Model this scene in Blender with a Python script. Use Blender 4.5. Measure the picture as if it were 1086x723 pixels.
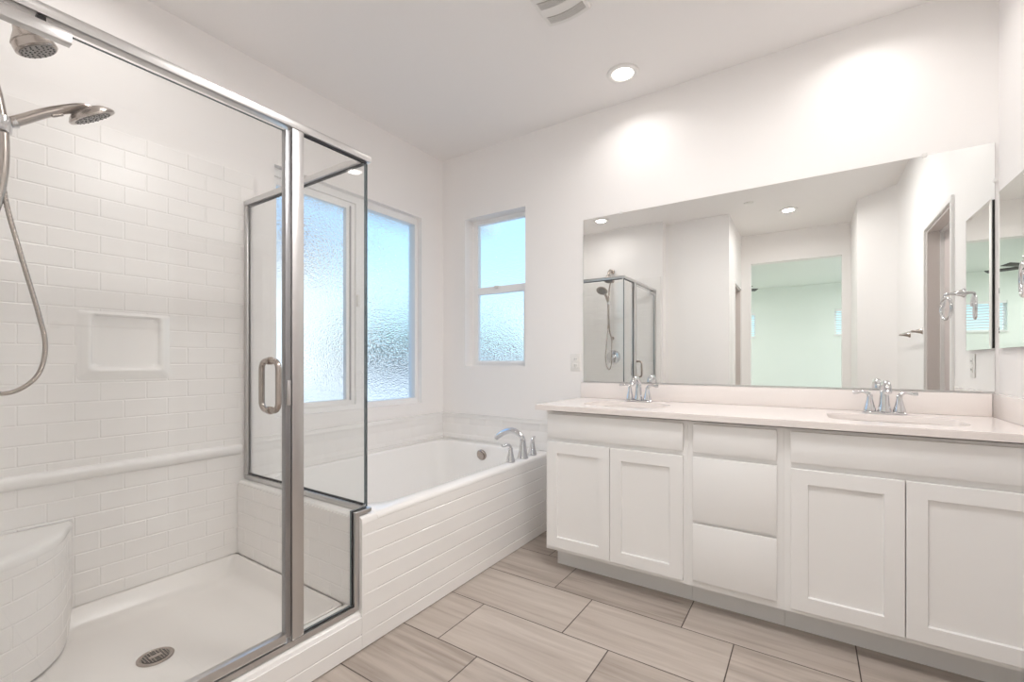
import bpy, bmesh, math, random
from mathutils import Vector, Matrix
random.seed(7)
C = bpy.context.scene
PI = math.pi
for o in list(bpy.data.objects): bpy.data.objects.remove(o)

# ------------------------------------------------------------------ camera
cd = bpy.data.cameras.new('camera'); cam = bpy.data.objects.new('camera', cd); C.collection.objects.link(cam)
cd.sensor_width = 36; cd.sensor_fit = 'HORIZONTAL'; cd.lens = 36 * 475.7 / 1086
cd.shift_y = (383.2 - 361.5) / 1086
cd.clip_start = 0.02
cam.location = (2.475, -2.72, 1.135); cam.rotation_euler = (PI / 2, 0, math.radians(33.515))
C.camera = cam
C.view_settings.view_transform = 'Standard'; C.view_settings.look = 'None'
C.view_settings.gamma = 1.0; C.view_settings.use_curve_mapping = False
C.view_settings.exposure = 0.2
C.cycles.max_bounces = 24; C.cycles.diffuse_bounces = 14; C.cycles.glossy_bounces = 8
C.cycles.transmission_bounces = 10; C.cycles.transparent_max_bounces = 24
C.cycles.use_denoising = True

LAMP = 6.0          # radiance of the ceiling lamps
BEDWATT = 24.0
SKY = 1.25
MIDWATT = 18.5       # the added, unseen wide ceiling light
WATT = 1.4           # flux of one bathroom lamp, sent mostly downwards by its can

# ------------------------------------------------------------------ sky
wd = bpy.data.worlds.new('sky'); C.world = wd; wd.use_nodes = True
nt = wd.node_tree; nt.nodes.clear()
tc = nt.nodes.new('ShaderNodeTexCoord'); sp = nt.nodes.new('ShaderNodeSeparateXYZ')
rp = nt.nodes.new('ShaderNodeValToRGB'); bg = nt.nodes.new('ShaderNodeBackground'); ow = nt.nodes.new('ShaderNodeOutputWorld')
nt.links.new(tc.outputs['Generated'], sp.inputs[0]); nt.links.new(sp.outputs['Z'], rp.inputs[0])
nt.links.new(rp.outputs[0], bg.inputs[0]); nt.links.new(bg.outputs[0], ow.inputs[0])
cr = rp.color_ramp
cr.elements[0].position = 0.0; cr.elements[0].color = (.86, 1.02, 1.05, 1)
cr.elements[1].position = 1.0; cr.elements[1].color = (.35, .62, 1.15, 1)
for p, c in ((.05, (.74, 1.0, 1.06, 1)), (.10, (.60, .92, 1.05, 1)), (.2, (.45, .75, 1.05, 1)), (.5, (.38, .70, 1.2, 1))):
    e = cr.elements.new(p); e.color = c
bg.inputs['Strength'].default_value = SKY

# ------------------------------------------------------------------ materials
def mat(name, col, rough=.5, metal=0., spec=.5, bump=0., bscale=60., vary=0., coat=0., ior=None):
    m = bpy.data.materials.new(name); m.use_nodes = True
    n = m.node_tree.nodes; l = m.node_tree.links; b = n['Principled BSDF']
    b.inputs['Base Color'].default_value = (*col, 1); b.inputs['Roughness'].default_value = rough
    b.inputs['Metallic'].default_value = metal; b.inputs['Specular IOR Level'].default_value = spec
    b.inputs['Coat Weight'].default_value = coat
    if ior: b.inputs['IOR'].default_value = ior
    t = n.new('ShaderNodeTexCoord'); nz = n.new('ShaderNodeTexNoise'); nz.inputs['Scale'].default_value = bscale
    nz.inputs['Detail'].default_value = 3
    l.new(t.outputs['Object'], nz.inputs['Vector'])
    if vary:
        mx = n.new('ShaderNodeMix'); mx.data_type = 'RGBA'
        mx.inputs[6].default_value = (*[c * (1 - vary) for c in col], 1); mx.inputs[7].default_value = (*[min(1, c * (1 + vary)) for c in col], 1)
        l.new(nz.outputs['Fac'], mx.inputs[0]); l.new(mx.outputs[2], b.inputs['Base Color'])
    if bump:
        bp = n.new('ShaderNodeBump'); bp.inputs['Strength'].default_value = bump; bp.inputs['Distance'].default_value = .002
        l.new(nz.outputs['Fac'], bp.inputs['Height']); l.new(bp.outputs[0], b.inputs['Normal'])
    return m

M = {}
M['paint'] = mat('wall_paint', (.875, .858, .848), .55, spec=.3, bump=.12, bscale=140, vary=.008)
M['ceil'] = mat('ceiling_paint', (.86, .842, .832), .7, spec=.2, bump=.15, bscale=120, vary=.008)
M['bedcast'] = mat('bedroom_green_cast', (.80, .845, .81), .6, spec=.3, bump=.1, bscale=140, vary=.008)  # greenish cast of the bedroom light put into the wall and ceiling colour
M['trim'] = mat('trim_paint', (.80, .79, .78), .35, vary=.008)
M['jamb'] = mat('jamb_paint', (.62, .57, .545), .45, vary=.01)
M['door'] = mat('door_paint', (.56, .50, .485), .45, vary=.01)
M['cab'] = mat('cabinet_white', (.86, .855, .85), .38, spec=.45, bump=.03, bscale=200, vary=.006)
M['toe'] = mat('toe_kick_white', (.80, .795, .79), .5, vary=.01)
M['acrylic'] = mat('white_acrylic', (.88, .87, .855), .13, spec=.5, vary=.005)
M['tile'] = mat('white_tile_panel', (.865, .85, .835), .27, spec=.5, vary=.008, bscale=8)
M['pan'] = mat('shower_pan', (.86, .835, .81), .2, spec=.5, vary=.005)
M['quartz'] = mat('countertop_quartz', (.84, .79, .765), .16, spec=.5, vary=.03, bscale=260)
M['ceramic'] = mat('sink_ceramic', (.82, .79, .77), .1, spec=.5, vary=.005)
M['chrome'] = mat('chrome', (.70, .70, .715), .06, 1., vary=.01)
M['stile'] = mat('dark_satin_metal', (.36, .36, .37), .3, 1., vary=.03)
M['alu'] = mat('satin_aluminium', (.64, .63, .625), .30, 1., bump=.02, bscale=300, vary=.03)
M['seal'] = mat('dark_seal', (.05, .05, .055), .5, vary=.05)
M['nickel'] = mat('brushed_nickel', (.46, .41, .375), .26, 1., bump=.03, bscale=300, vary=.04)
M['nozzle'] = mat('spray_face_grey', (.30, .29, .28), .45, vary=.1, bscale=100)
M['rubber'] = mat('nozzle_black', (.02, .02, .02), .6, vary=.1)
M['mirror'] = mat('mirror_silver', (.93, .945, .935), .0, 1., vary=.002)
M['mirredge'] = mat('mirror_edge', (.35, .36, .35), .3, .6, vary=.03)
M['black'] = mat('black_edge', (.015, .015, .015), .4, vary=.1)
M['vinyl'] = mat('white_vinyl', (.88, .88, .88), .35, vary=.006)
M['vinylgrey'] = mat('grey_weatherstrip', (.36, .36, .37), .5, vary=.03)
M['plastic'] = mat('white_plastic', (.80, .79, .77), .35, vary=.006)
M['slot'] = mat('slot_dark', (.06, .055, .05), .6, vary=.05)
M['fanplastic'] = mat('vent_plastic', (.78, .765, .74), .45, vary=.008)
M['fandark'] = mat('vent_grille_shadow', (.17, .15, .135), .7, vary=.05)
M['blade'] = mat('fan_dark_bronze', (.03, .028, .026), .4, .3, vary=.1)
M['blind'] = mat('white_blind_slat', (.83, .83, .82), .5, vary=.01)
M['carpet'] = mat('bedroom_carpet', (.50, .46, .42), .95, bump=.6, bscale=400, vary=.08)
M['stucco'] = mat('stucco', (.80, .80, .76), .9, bump=.5, bscale=60, vary=.05)
M['roof'] = mat('roof_tile_grey', (.20, .22, .26), .8, bump=.5, bscale=20, vary=.15)
M['block'] = mat('block_wall', (.26, .27, .29), .9, bump=.5, bscale=30, vary=.1)
M['gravel'] = mat('yard_gravel', (.62, .62, .56), .95, bump=.6, bscale=80, vary=.1)
M['hedge'] = mat('hedge_leaves', (.06, .08, .08), .9, bump=.8, bscale=25, vary=.3)

def emat(name, col, s):
    m = bpy.data.materials.new(name); m.use_nodes = True; n = m.node_tree.nodes; l = m.node_tree.links
    n.clear(); e = n.new('ShaderNodeEmission'); o = n.new('ShaderNodeOutputMaterial')
    e.inputs[0].default_value = (*col, 1); e.inputs[1].default_value = s; l.new(e.outputs[0], o.inputs[0]); return m
M['lamp'] = emat('lamp_diffuser', (1.0, .93, .86), LAMP)
M['added_bedlamp'] = emat('added_lamp_diffuser', (.95, 1.0, .95), 8.0)

def clear_glass(name, tint):
    m = bpy.data.materials.new(name); m.use_nodes = True; n = m.node_tree.nodes; l = m.node_tree.links; n.clear()
    o = n.new('ShaderNodeOutputMaterial'); mx = n.new('ShaderNodeMixShader'); t = n.new('ShaderNodeBsdfTransparent'); g = n.new('ShaderNodeBsdfGlossy')
    fr = n.new('ShaderNodeFresnel'); ge = n.new('ShaderNodeNewGeometry'); mr = n.new('ShaderNodeMapRange')
    mr.inputs['To Min'].default_value = 1.5; mr.inputs['To Max'].default_value = 1 / 1.5      # same reflectance from either side of a face
    l.new(ge.outputs['Backfacing'], mr.inputs['Value']); l.new(mr.outputs[0], fr.inputs['IOR'])
    nz = n.new('ShaderNodeTexNoise'); nz.inputs['Scale'].default_value = 3; bp = n.new('ShaderNodeBump'); bp.inputs['Strength'].default_value = .004
    l.new(nz.outputs['Fac'], bp.inputs['Height']); l.new(bp.outputs[0], g.inputs['Normal'])
    t.inputs[0].default_value = (*tint, 1); g.inputs['Roughness'].default_value = 0
    l.new(fr.outputs[0], mx.inputs[0]); l.new(t.outputs[0], mx.inputs[1]); l.new(g.outputs[0], mx.inputs[2]); l.new(mx.outputs[0], o.inputs[0]); return m
M['glass'] = clear_glass('shower_glass', (.992, .996, .994))
M['bedglass'] = clear_glass('clear_window_glass', (.95, .97, .96))
M['glassedge'] = mat('glass_edge', (.15, .18, .19), .12, 0., vary=.05)

def rain_glass(name):
    m = bpy.data.materials.new(name); m.use_nodes = True; n = m.node_tree.nodes; l = m.node_tree.links; n.clear()
    o = n.new('ShaderNodeOutputMaterial'); g = n.new('ShaderNodeBsdfGlass'); g.inputs['IOR'].default_value = 1.45; g.inputs['Roughness'].default_value = .0
    g.inputs[0].default_value = (1, 1, 1, 1)
    t = n.new('ShaderNodeTexCoord'); v = n.new('ShaderNodeTexVoronoi'); v.inputs['Scale'].default_value = 120; v.feature = 'SMOOTH_F1'; v.inputs['Smoothness'].default_value = .35
    nz = n.new('ShaderNodeTexNoise'); nz.inputs['Scale'].default_value = 45; nz.inputs['Detail'].default_value = 2
    ad = n.new('ShaderNodeMath'); ad.operation = 'ADD'
    bp = n.new('ShaderNodeBump'); bp.inputs['Strength'].default_value = 1.0; bp.inputs['Distance'].default_value = .0015
    l.new(t.outputs['Object'], v.inputs['Vector']); l.new(t.outputs['Object'], nz.inputs['Vector'])
    l.new(v.outputs['Distance'], ad.inputs[0]); l.new(nz.outputs['Fac'], ad.inputs[1]); l.new(ad.outputs[0], bp.inputs['Height'])
    l.new(bp.outputs[0], g.inputs['Normal']); l.new(g.outputs[0], o.inputs[0]); return m
M['rain'] = rain_glass('obscure_rain_glass')
M['plainglass'] = rain_glass('smooth_glass_face'); M['plainglass'].node_tree.nodes['Bump'].inputs['Strength'].default_value = .02
def floor_mat():
    m = bpy.data.materials.new('wood_look_tile'); m.use_nodes = True; n = m.node_tree.nodes; l = m.node_tree.links; b = n['Principled BSDF']
    t = n.new('ShaderNodeTexCoord'); s = n.new('ShaderNodeSeparateXYZ'); l.new(t.outputs['Object'], s.inputs[0])
    def mth(op, a, c=None):
        k = n.new('ShaderNodeMath'); k.operation = op
        for i, v in enumerate((a, c)):
            if v is None: continue
            if isinstance(v, (int, float)): k.inputs[i].default_value = v
            else: l.new(v, k.inputs[i])
        return k.outputs[0]
    TH, TW = .3145, .61
    ry = mth('DIVIDE', mth('ADD', s.outputs['Y'], 10 * TH + .097), TH)       # grout at y = -.412 - k*.3145
    row = mth('FLOOR', ry); fy = mth('FRACT', ry)
    ux = mth('DIVIDE', mth('ADD', mth('SUBTRACT', s.outputs['X'], 1.41 - 40 * TW), mth('MULTIPLY', mth('SUBTRACT', row, 8), TW / 3)), TW)
    col = mth('FLOOR', ux); fx = mth('FRACT', ux)
    ex = mth('MULTIPLY', mth('MINIMUM', fx, mth('SUBTRACT', 1, fx)), TW); ey = mth('MULTIPLY', mth('MINIMUM', fy, mth('SUBTRACT', 1, fy)), TH)
    ed = mth('MINIMUM', ex, ey); gr = mth('LESS_THAN', ed, .0022)
    tid = mth('ADD', mth('MULTIPLY', row, 13.7), mth('MULTIPLY', col, 7.31))
    cb = n.new('ShaderNodeCombineXYZ'); l.new(mth('MULTIPLY', s.outputs['X'], 1.3), cb.inputs[0]); l.new(mth('MULTIPLY', s.outputs['Y'], 17), cb.inputs[1]); l.new(tid, cb.inputs[2])
    nz = n.new('ShaderNodeTexNoise'); nz.inputs['Scale'].default_value = 1.6; nz.inputs['Detail'].default_value = 5; nz.inputs['Distortion'].default_value = .5; l.new(cb.outputs[0], nz.inputs['Vector'])
    wn = n.new('ShaderNodeTexWhiteNoise'); wn.noise_dimensions = '1D'; l.new(tid, wn.inputs['W'])
    f = mth('ADD', mth('MULTIPLY', nz.outputs['Fac'], .8), mth('MULTIPLY', wn.outputs['Value'], .18))
    r = n.new('ShaderNodeValToRGB'); l.new(f, r.inputs[0])
    r.color_ramp.elements[0].position = .25; r.color_ramp.elements[0].color = (.30, .252, .215, 1)
    r.color_ramp.elements[1].position = .72; r.color_ramp.elements[1].color = (.56, .50, .45, 1)
    e = r.color_ramp.elements.new(.46); e.color = (.45, .39, .343, 1)
    mx = n.new('ShaderNodeMix'); mx.data_type = 'RGBA'; l.new(gr, mx.inputs[0]); l.new(r.outputs[0], mx.inputs[6]); mx.inputs[7].default_value = (.075, .055, .045, 1)
    l.new(mx.outputs[2], b.inputs['Base Color']); b.inputs['Roughness'].default_value = .42
    bp = n.new('ShaderNodeBump'); bp.inputs['Distance'].default_value = .002; bp.inputs['Strength'].default_value = .6
    l.new(mth('MINIMUM', mth('MULTIPLY', ed, 300), 1), bp.inputs['Height']); l.new(bp.outputs[0], b.inputs['Normal'])
    return m
M['floor'] = floor_mat()

# ------------------------------------------------------------------ mesh helpers
def V(*a): return Vector(a)
def wloc(o):
    p = Vector((0, 0, 0))
    while o is not None: p += o.location; o = o.parent
    return p
def obj(name, bm, m, parent=None, smooth=True, mats=None, angle=40, loc=None):
    """One mesh object from world-space bmesh; placed at its parent's origin (or at loc)."""
    base = wloc(parent) if parent else (Vector(loc) if loc else Vector((0, 0, 0)))
    bmesh.ops.recalc_face_normals(bm, faces=bm.faces[:])
    bmesh.ops.translate(bm, verts=bm.verts[:], vec=-base)
    me = bpy.data.meshes.new(name); bm.to_mesh(me); bm.free()
    for k in (mats or [m]): me.materials.append(M[k] if isinstance(k, str) else k)
    if smooth:
        me.polygons.foreach_set('use_smooth', [True] * len(me.polygons))
        try: me.set_sharp_from_angle(angle=math.radians(angle))
        except Exception: pass
    o = bpy.data.objects.new(name, me); C.collection.objects.link(o)
    if parent: o.parent = parent
    else: o.location = base
    return o
def thing(name, label, cat, loc, group=None, kind=None):
    o = bpy.data.objects.new(name, None); C.collection.objects.link(o); o.location = loc; o.empty_display_size = .05
    return tag(o, label, cat, group, kind)
def tag(o, label=None, cat=None, group=None, kind=None):
    if label: o['label'] = label
    if cat: o['category'] = cat
    if group: o['group'] = group
    if kind: o['kind'] = kind
    return o
def struct(name, bm, m, smooth=False, **k):
    o = obj(name, bm, m, smooth=smooth, **k); o['kind'] = 'structure'; return o
def dup(root, loc, label):
    r = root.copy(); C.collection.objects.link(r); r.location = loc; r['label'] = label
    for ch in list(root.children):
        c = ch.copy(); C.collection.objects.link(c); c.parent = r
        for g in list(ch.children):
            d = g.copy(); C.collection.objects.link(d); d.parent = c
    return r

def box(b, x0, x1, y0, y1, z0, z1, bev=0., seg=2, mi=0):
    vs = [b.verts.new(p) for p in ((x0, y0, z0), (x1, y0, z0), (x1, y1, z0), (x0, y1, z0), (x0, y0, z1), (x1, y0, z1), (x1, y1, z1), (x0, y1, z1))]
    fs = [b.faces.new([vs[i] for i in f]) for f in ((0, 3, 2, 1), (4, 5, 6, 7), (0, 1, 5, 4), (1, 2, 6, 5), (2, 3, 7, 6), (3, 0, 4, 7))]
    for f in fs: f.material_index = mi
    b.normal_update()
    if bev:
        es = list({e for f in fs for e in f.edges})
        bmesh.ops.bevel(b, geom=es, offset=bev, segments=seg, affect='EDGES', profile=.5)
    return b
def bx(*a, **k): return box(bmesh.new(), *a, **k)

def frame_of(t):
    t = t.normalized(); up = Vector((0, 0, 1)) if abs(t.z) < .9 else Vector((1, 0, 0))
    n = t.cross(up).normalized(); return n, t.cross(n).normalized()
def tube(b, pts, r, seg=12, cap=True, closed=False):
    pts = [Vector(p) for p in pts]; N = len(pts); rs = r if isinstance(r, (list, tuple)) else [r] * N
    rings = []; n = None
    for i, p in enumerate(pts):
        if closed: t = pts[(i + 1) % N] - pts[i - 1]
        else: t = pts[min(i + 1, N - 1)] - pts[max(i - 1, 0)]
        t.normalize()
        if n is None: n, _ = frame_of(t)
        n = (n - t * n.dot(t)).normalized(); bb = t.cross(n)
        ra = rs[i] if isinstance(rs[i], (list, tuple)) else (rs[i], rs[i])
        rings.append([b.verts.new(p + n * math.cos(2 * PI * k / seg) * ra[0] + bb * math.sin(2 * PI * k / seg) * ra[1]) for k in range(seg)])
    rng = range(N) if closed else range(N - 1)
    for i in rng:
        A, B = rings[i], rings[(i + 1) % N]
        for k in range(seg): b.faces.new((A[k], A[(k + 1) % seg], B[(k + 1) % seg], B[k]))
    if cap and not closed: b.faces.new(rings[0][::-1]); b.faces.new(rings[-1])
    return b
def lathe(b, prof, origin=(0, 0, 0), axis=(0, 0, 1), seg=28, close=False):
    """prof: list of (radius, height along axis); r==0 makes a pole."""
    ax = Vector(axis).normalized(); n, t = frame_of(ax); o = Vector(origin); rings = []
    for r, h in prof:
        if r <= 1e-6: rings.append([b.verts.new(o + ax * h)])
        else: rings.append([b.verts.new(o + ax * h + (n * math.cos(2 * PI * k / seg) + t * math.sin(2 * PI * k / seg)) * r) for k in range(seg)])
    prs = list(zip(rings, rings[1:]))
    if close: prs.append((rings[-1], rings[0]))
    for A, B in prs:
        for k in range(seg):
            q = [A[k % len(A)], A[(k + 1) % len(A)], B[(k + 1) % len(B)], B[k % len(B)]]
            u = []
            for v in q:
                if v not in u: u.append(v)
            if len(u) >= 3:
                try: b.faces.new(u)
                except ValueError: pass
    return b
def spline(cp, n=8):
    P = [Vector(p) for p in cp]; out = []
    for i in range(len(P) - 1):
        p0, p1, p2, p3 = P[max(i - 1, 0)], P[i], P[i + 1], P[min(i + 2, len(P) - 1)]
        for k in range(n):
            t = k / n
            out.append(.5 * ((2 * p1) + (p2 - p0) * t + (2 * p0 - 5 * p1 + 4 * p2 - p3) * t * t + (3 * p1 - p0 - 3 * p2 + p3) * t ** 3))
    return out + [P[-1]]
def prism(b, poly, ax, a0, a1, side_mi=0, mi=0):
    """Extrude a 2-D polygon along axis ax ('x','y','z') from a0 to a1."""
    def P(u, v, a): return {'x': (a, u, v), 'y': (u, a, v), 'z': (u, v, a)}[ax]
    A = [b.verts.new(P(u, v, a0)) for u, v in poly]; B = [b.verts.new(P(u, v, a1)) for u, v in poly]
    f = b.faces.new(A[::-1]); f.material_index = mi; f = b.faces.new(B); f.material_index = mi
    N = len(poly)
    for i in range(N):
        f = b.faces.new((A[i], A[(i + 1) % N], B[(i + 1) % N], B[i])); f.material_index = side_mi
    return b
def holed(b, ax, a0, a1, U, W, holes):
    """Slab normal to axis ax between a0 and a1 with rectangular holes (u0,u1,w0,w1): one connected mesh."""
    us = sorted({U[0], U[1], *[h[0] for h in holes], *[h[1] for h in holes]}); ws = sorted({W[0], W[1], *[h[2] for h in holes], *[h[3] for h in holes]})
    us = [u for u in us if U[0] <= u <= U[1]]; ws = [w for w in ws if W[0] <= w <= W[1]]
    def P(u, w, a): return {'x': (a, u, w), 'y': (u, a, w), 'z': (u, w, a)}[ax]
    vm = {}
    def vv(i, j, s):
        if (i, j, s) not in vm: vm[i, j, s] = b.verts.new(P(us[i], ws[j], a1 if s else a0))
        return vm[i, j, s]
    def solid(i, j):
        if i < 0 or j < 0 or i >= len(us) - 1 or j >= len(ws) - 1: return False
        cu, cw = (us[i] + us[i + 1]) / 2, (ws[j] + ws[j + 1]) / 2
        return not any(h[0] < cu < h[1] and h[2] < cw < h[3] for h in holes)
    for i in range(len(us) - 1):
        for j in range(len(ws) - 1):
            if not solid(i, j): continue
            for s in (0, 1): b.faces.new((vv(i, j, s), vv(i + 1, j, s), vv(i + 1, j + 1, s), vv(i, j + 1, s)))
            for (di, dj, e0, e1) in ((-1, 0, (i, j), (i, j + 1)), (1, 0, (i + 1, j), (i + 1, j + 1)), (0, -1, (i, j), (i + 1, j)), (0, 1, (i, j + 1), (i + 1, j + 1))):
                if not solid(i + di, j + dj):
                    b.faces.new((vv(*e0, 0), vv(*e1, 0), vv(*e1, 1), vv(*e0, 1)))
    return b
def rrect(x0, x1, y0, y1, r, n=6):
    out = []
    for cx, cy, a in ((x1 - r, y1 - r, 0), (x0 + r, y1 - r, 90), (x0 + r, y0 + r, 180), (x1 - r, y0 + r, 270)):
        for k in range(n + 1):
            t = math.radians(a + 90 * k / n); out.append((cx + r * math.cos(t), cy + r * math.sin(t)))
    return out
def loft(b, loops, close_first=False, close_last=False):
    R = [[b.verts.new(p) for p in lp] for lp in loops]
    for A, B in zip(R, R[1:]):
        N = len(A)
        for k in range(N): b.faces.new((A[k], A[(k + 1) % N], B[(k + 1) % N], B[k]))
    if close_first: b.faces.new(R[0][::-1])
    if close_last: b.faces.new(R[-1])
    return R
def tiled(b, f, u0, u1, v0, v1, tw=.157, th=.0765, pu=0., pv=0., depth=.0022, gw=.0016, sh=.0022, joints=True, maxdu=None, bot=False):
    """Sheet of running-bond tiles with real recessed joints. f(u, v, h) maps to 3-D."""
    def lines(a, c, step, ph):
        k = math.ceil((a - ph) / step); out = []
        while ph + k * step < c - 1e-9:
            out.append(ph + k * step); k += 1
        return out
    vl = lines(v0, v1, th, pv); ul = lines(u0, u1, tw / 2, pu) if joints else []
    def coords(a, c, L):
        s = {round(a, 5), round(c, 5)}
        for x in L:
            for d in (-gw - sh, -gw, gw, gw + sh):
                if a < x + d < c: s.add(round(x + d, 5))
        return sorted(s)
    us, vs = coords(u0, u1, ul), coords(v0, v1, vl)
    if maxdu:
        e = []
        for a, c in zip(us, us[1:]):
            k = max(1, math.ceil((c - a) / maxdu)); e += [a + (c - a) * i / k for i in range(k)]
        us = e + [us[-1]]
    def hgt(u, v):
        for x in vl:
            if abs(v - x) < gw + 1e-4: return -depth
        row = math.floor((v - pv) / th)
        for x in ul:
            if abs(u - x) < gw + 1e-4 and (round((x - pu) / (tw / 2)) + row) % 2 == 0: return -depth
        return 0.
    G = [[b.verts.new(f(u, v, hgt(u, v))) for v in vs] for u in us]
    for i in range(len(us) - 1):
        for j in range(len(vs) - 1): b.faces.new((G[i][j], G[i + 1][j], G[i + 1][j + 1], G[i][j + 1]))
    return G
def rim_back(b, G, off):
    """Give a sheet made by tiled() sides and a back by walking its border."""
    nu, nv = len(G), len(G[0])
    loop = [G[i][0] for i in range(nu)] + [G[-1][j] for j in range(1, nv)] + [G[i][-1] for i in range(nu - 2, -1, -1)] + [G[0][j] for j in range(nv - 2, 0, -1)]
    bk = [b.verts.new(v.co + Vector(off)) for v in loop]; N = len(loop)
    for k in range(N): b.faces.new((loop[k], loop[(k + 1) % N], bk[(k + 1) % N], bk[k]))
    b.faces.new(bk[::-1])

# ------------------------------------------------------------------ room shell
H = 2.754; RW = 3.145
W1 = (-1.372, -.238, .82, 2.232)      # window 1 (y0,y1,z0,z1) in the wall x=0
W2 = (.232, .787, 1.10, 2.244)        # window 2 (x0,x1,z0,z1) in the wall y=0
struct('floor', bx(-.14, 3.3, -3.95, .16, -.12, 0), 'floor')
struct('ceiling', bx(-.14, 3.3, -3.95, .16, H, H + .12), 'ceil')
struct('wall_left', holed(bmesh.new(), 'x', -.14, 0, (-2.75, .14), (0, H), [W1]), 'paint')
struct('wall_back', holed(bmesh.new(), 'y', 0, .14, (0, 3.285), (0, H), [W2]), 'paint')
struct('wall_right', holed(bmesh.new(), 'x', RW, RW + .12, (-2.64, 0), (0, H), [(-1.42, -.74, 0, 2.03)]), 'paint')
struct('wall_shower_end', bx(0, 1.06, -2.75, -2.60, 0, H), 'paint')
struct('wall_entry_left', bx(1.06, 1.742, -2.85, -2.725, 0, H), 'paint')
struct('wall_hall_left', holed(bmesh.new(), 'x', 1.622, 1.742, (-3.82, -2.85), (0, H), [(-3.70, -3.12, 0, 2.05)]), 'paint')
struct('wall_hall_right', bx(2.88, 3.0, -3.82, -2.97, 0, H), 'paint')
b = prism(bmesh.new(), [(3.145, -2.64), (3.265, -2.64), (3.0, -2.99), (2.88, -2.97)], 'z', 0, H); struct('wall_entry_right', b, 'paint')
struct('wall_hall_end', holed(bmesh.new(), 'y', -3.95, -3.82, (-1.2, 5.2), (0, H), [(1.845, 2.798, 0, 2.39)]), 'paint')
# room behind the right-hand door and the hall door: closed slabs set in their jambs
def door_in_wall_x(name, xa, xb, y0, y1, z1, slab_x, side):
    r = thing(name, None, None, (xa, (y0 + y1) / 2, 0), kind='structure')
    bb = bmesh.new(); lo, hi = min(xa, xb), max(xa, xb)
    prism(bb, [(y0, 0), (y0, z1), (y1, z1), (y1, 0), (y1 - .018, 0), (y1 - .018, z1 - .018), (y0 + .018, z1 - .018), (y0 + .018, 0)], 'x', lo, hi)
    obj('door_jamb', bb, 'jamb', r, smooth=False)
    s = .012; bb = bmesh.new(); cx = slab_x + (-.02 if side > 0 else .02)
    prism(bb, [(y0 + .018, 0), (y0 + .018, z1 - .018), (y1 - .018, z1 - .018), (y1 - .018, 0), (y1 - .03, 0), (y1 - .03, z1 - .03), (y0 + .03, z1 - .03), (y0 + .03, 0)], 'x', min(cx, slab_x), max(cx, slab_x))
    obj('door_stop', bb, 'trim', r, smooth=False)
    bb = bmesh.new(); holed(bb, 'x', min(slab_x, slab_x + side * .035), max(slab_x, slab_x + side * .035), (y0 + .021, y1 - .021), (.012, z1 - .022), [])
    obj('door_slab', bb, 'door', r, smooth=False)
    fx0, fx1 = (xa - .014, xa) if side > 0 else (xa, xa + .014)
    bb = bmesh.new(); w = .028
    prism(bb, [(y0 - w, 0), (y0 - w, z1 + w), (y1 + w, z1 + w), (y1 + w, 0), (y1, 0), (y1, z1), (y0, z1), (y0, 0)], 'x', fx0, fx1)
    obj('door_casing', bb, 'trim', r, smooth=False)
    return r
door_in_wall_x('door_1', RW, RW + .12, -1.42, -.74, 2.03, RW + .085, 1)
door_in_wall_x('door_2', 1.742, 1.622, -3.70, -3.12, 2.05, 1.66, -1)
# bedroom beyond the hall opening
BY = -8.7
WA = (.87, 1.475, 1.68, 2.22); WB = (2.915, 3.52, 1.68, 2.22)
struct('floor_bedroom', bx(-1.2, 5.2, BY - .14, -3.95, -.12, 0.0), 'carpet')
struct('ceiling_bedroom', bx(-1.2, 5.2, BY - .14, -3.95, H, H + .12), 'bedcast')
struct('wall_bedroom_far', holed(bmesh.new(), 'y', BY - .14, BY, (-1.2, 5.2), (0, H), [WA, WB]), 'bedcast')
SL = (-7.6, -5.2, 0.05, 2.3)
struct('wall_bedroom_left', bx(-1.34, -1.2, BY - .14, -3.82, 0, H), 'bedcast')
struct('wall_bedroom_right', holed(bmesh.new(), 'x', 5.2, 5.34, (BY - .14, -3.82), (0, H), [SL]), 'bedcast')

# ------------------------------------------------------------------ windows with obscure glass
def obscure_pane(x0, x1, y0, y1, z0, z1, parent, room):
    b = bx(x0, x1, y0, y1, z0, z1)
    for f in b.faces: f.material_index = 0 if f.normal.dot(Vector(room)) > .5 else 1
    return obj('pane', b, None, parent, smooth=False, mats=['rain', 'plainglass'])

def slide_window():
    y0, y1, z0, z1 = W1; r = thing('window_1', None, None, (0, (y0 + y1) / 2, z0), kind='structure')
    xf = -.045; b = bmesh.new()
    holed(b, 'x', -.115, xf, (y0, y1), (z0, z1), [(y0 + .012, -.80, z0 + .032, z1 - .045), (-.735, y1 - .022, z0 + .038, z1 - .05)])
    fr = obj('window_frame', b, 'vinyl', r, smooth=False)
    b = bmesh.new(); holed(b, 'x', -.095, -.058, (y0 + .0125, -.801), (z0 + .033, z1 - .046), [(y0 + .043, -.865, z0 + .066, z1 - .088)])
    sa = obj('sliding_sash', b, 'vinyl', r, smooth=False)
    obj('sash_weatherstrip', bx(-.0575, -.052, -.842, -.832, z0 + .06, z1 - .07), 'vinylgrey', sa, smooth=False)
    obj('sash_lock', bx(-.05, -.03, -.797, -.778, 1.50, 1.58, bev=.004), 'plastic', fr)
    obscure_pane(-.082, -.074, y0 + .038, -.86, z0 + .06, z1 - .083, sa, (1, 0, 0))
    obscure_pane(-.085, -.077, -.74, y1 - .018, z0 + .034, z1 - .046, fr, (1, 0, 0))
slide_window()
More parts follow.
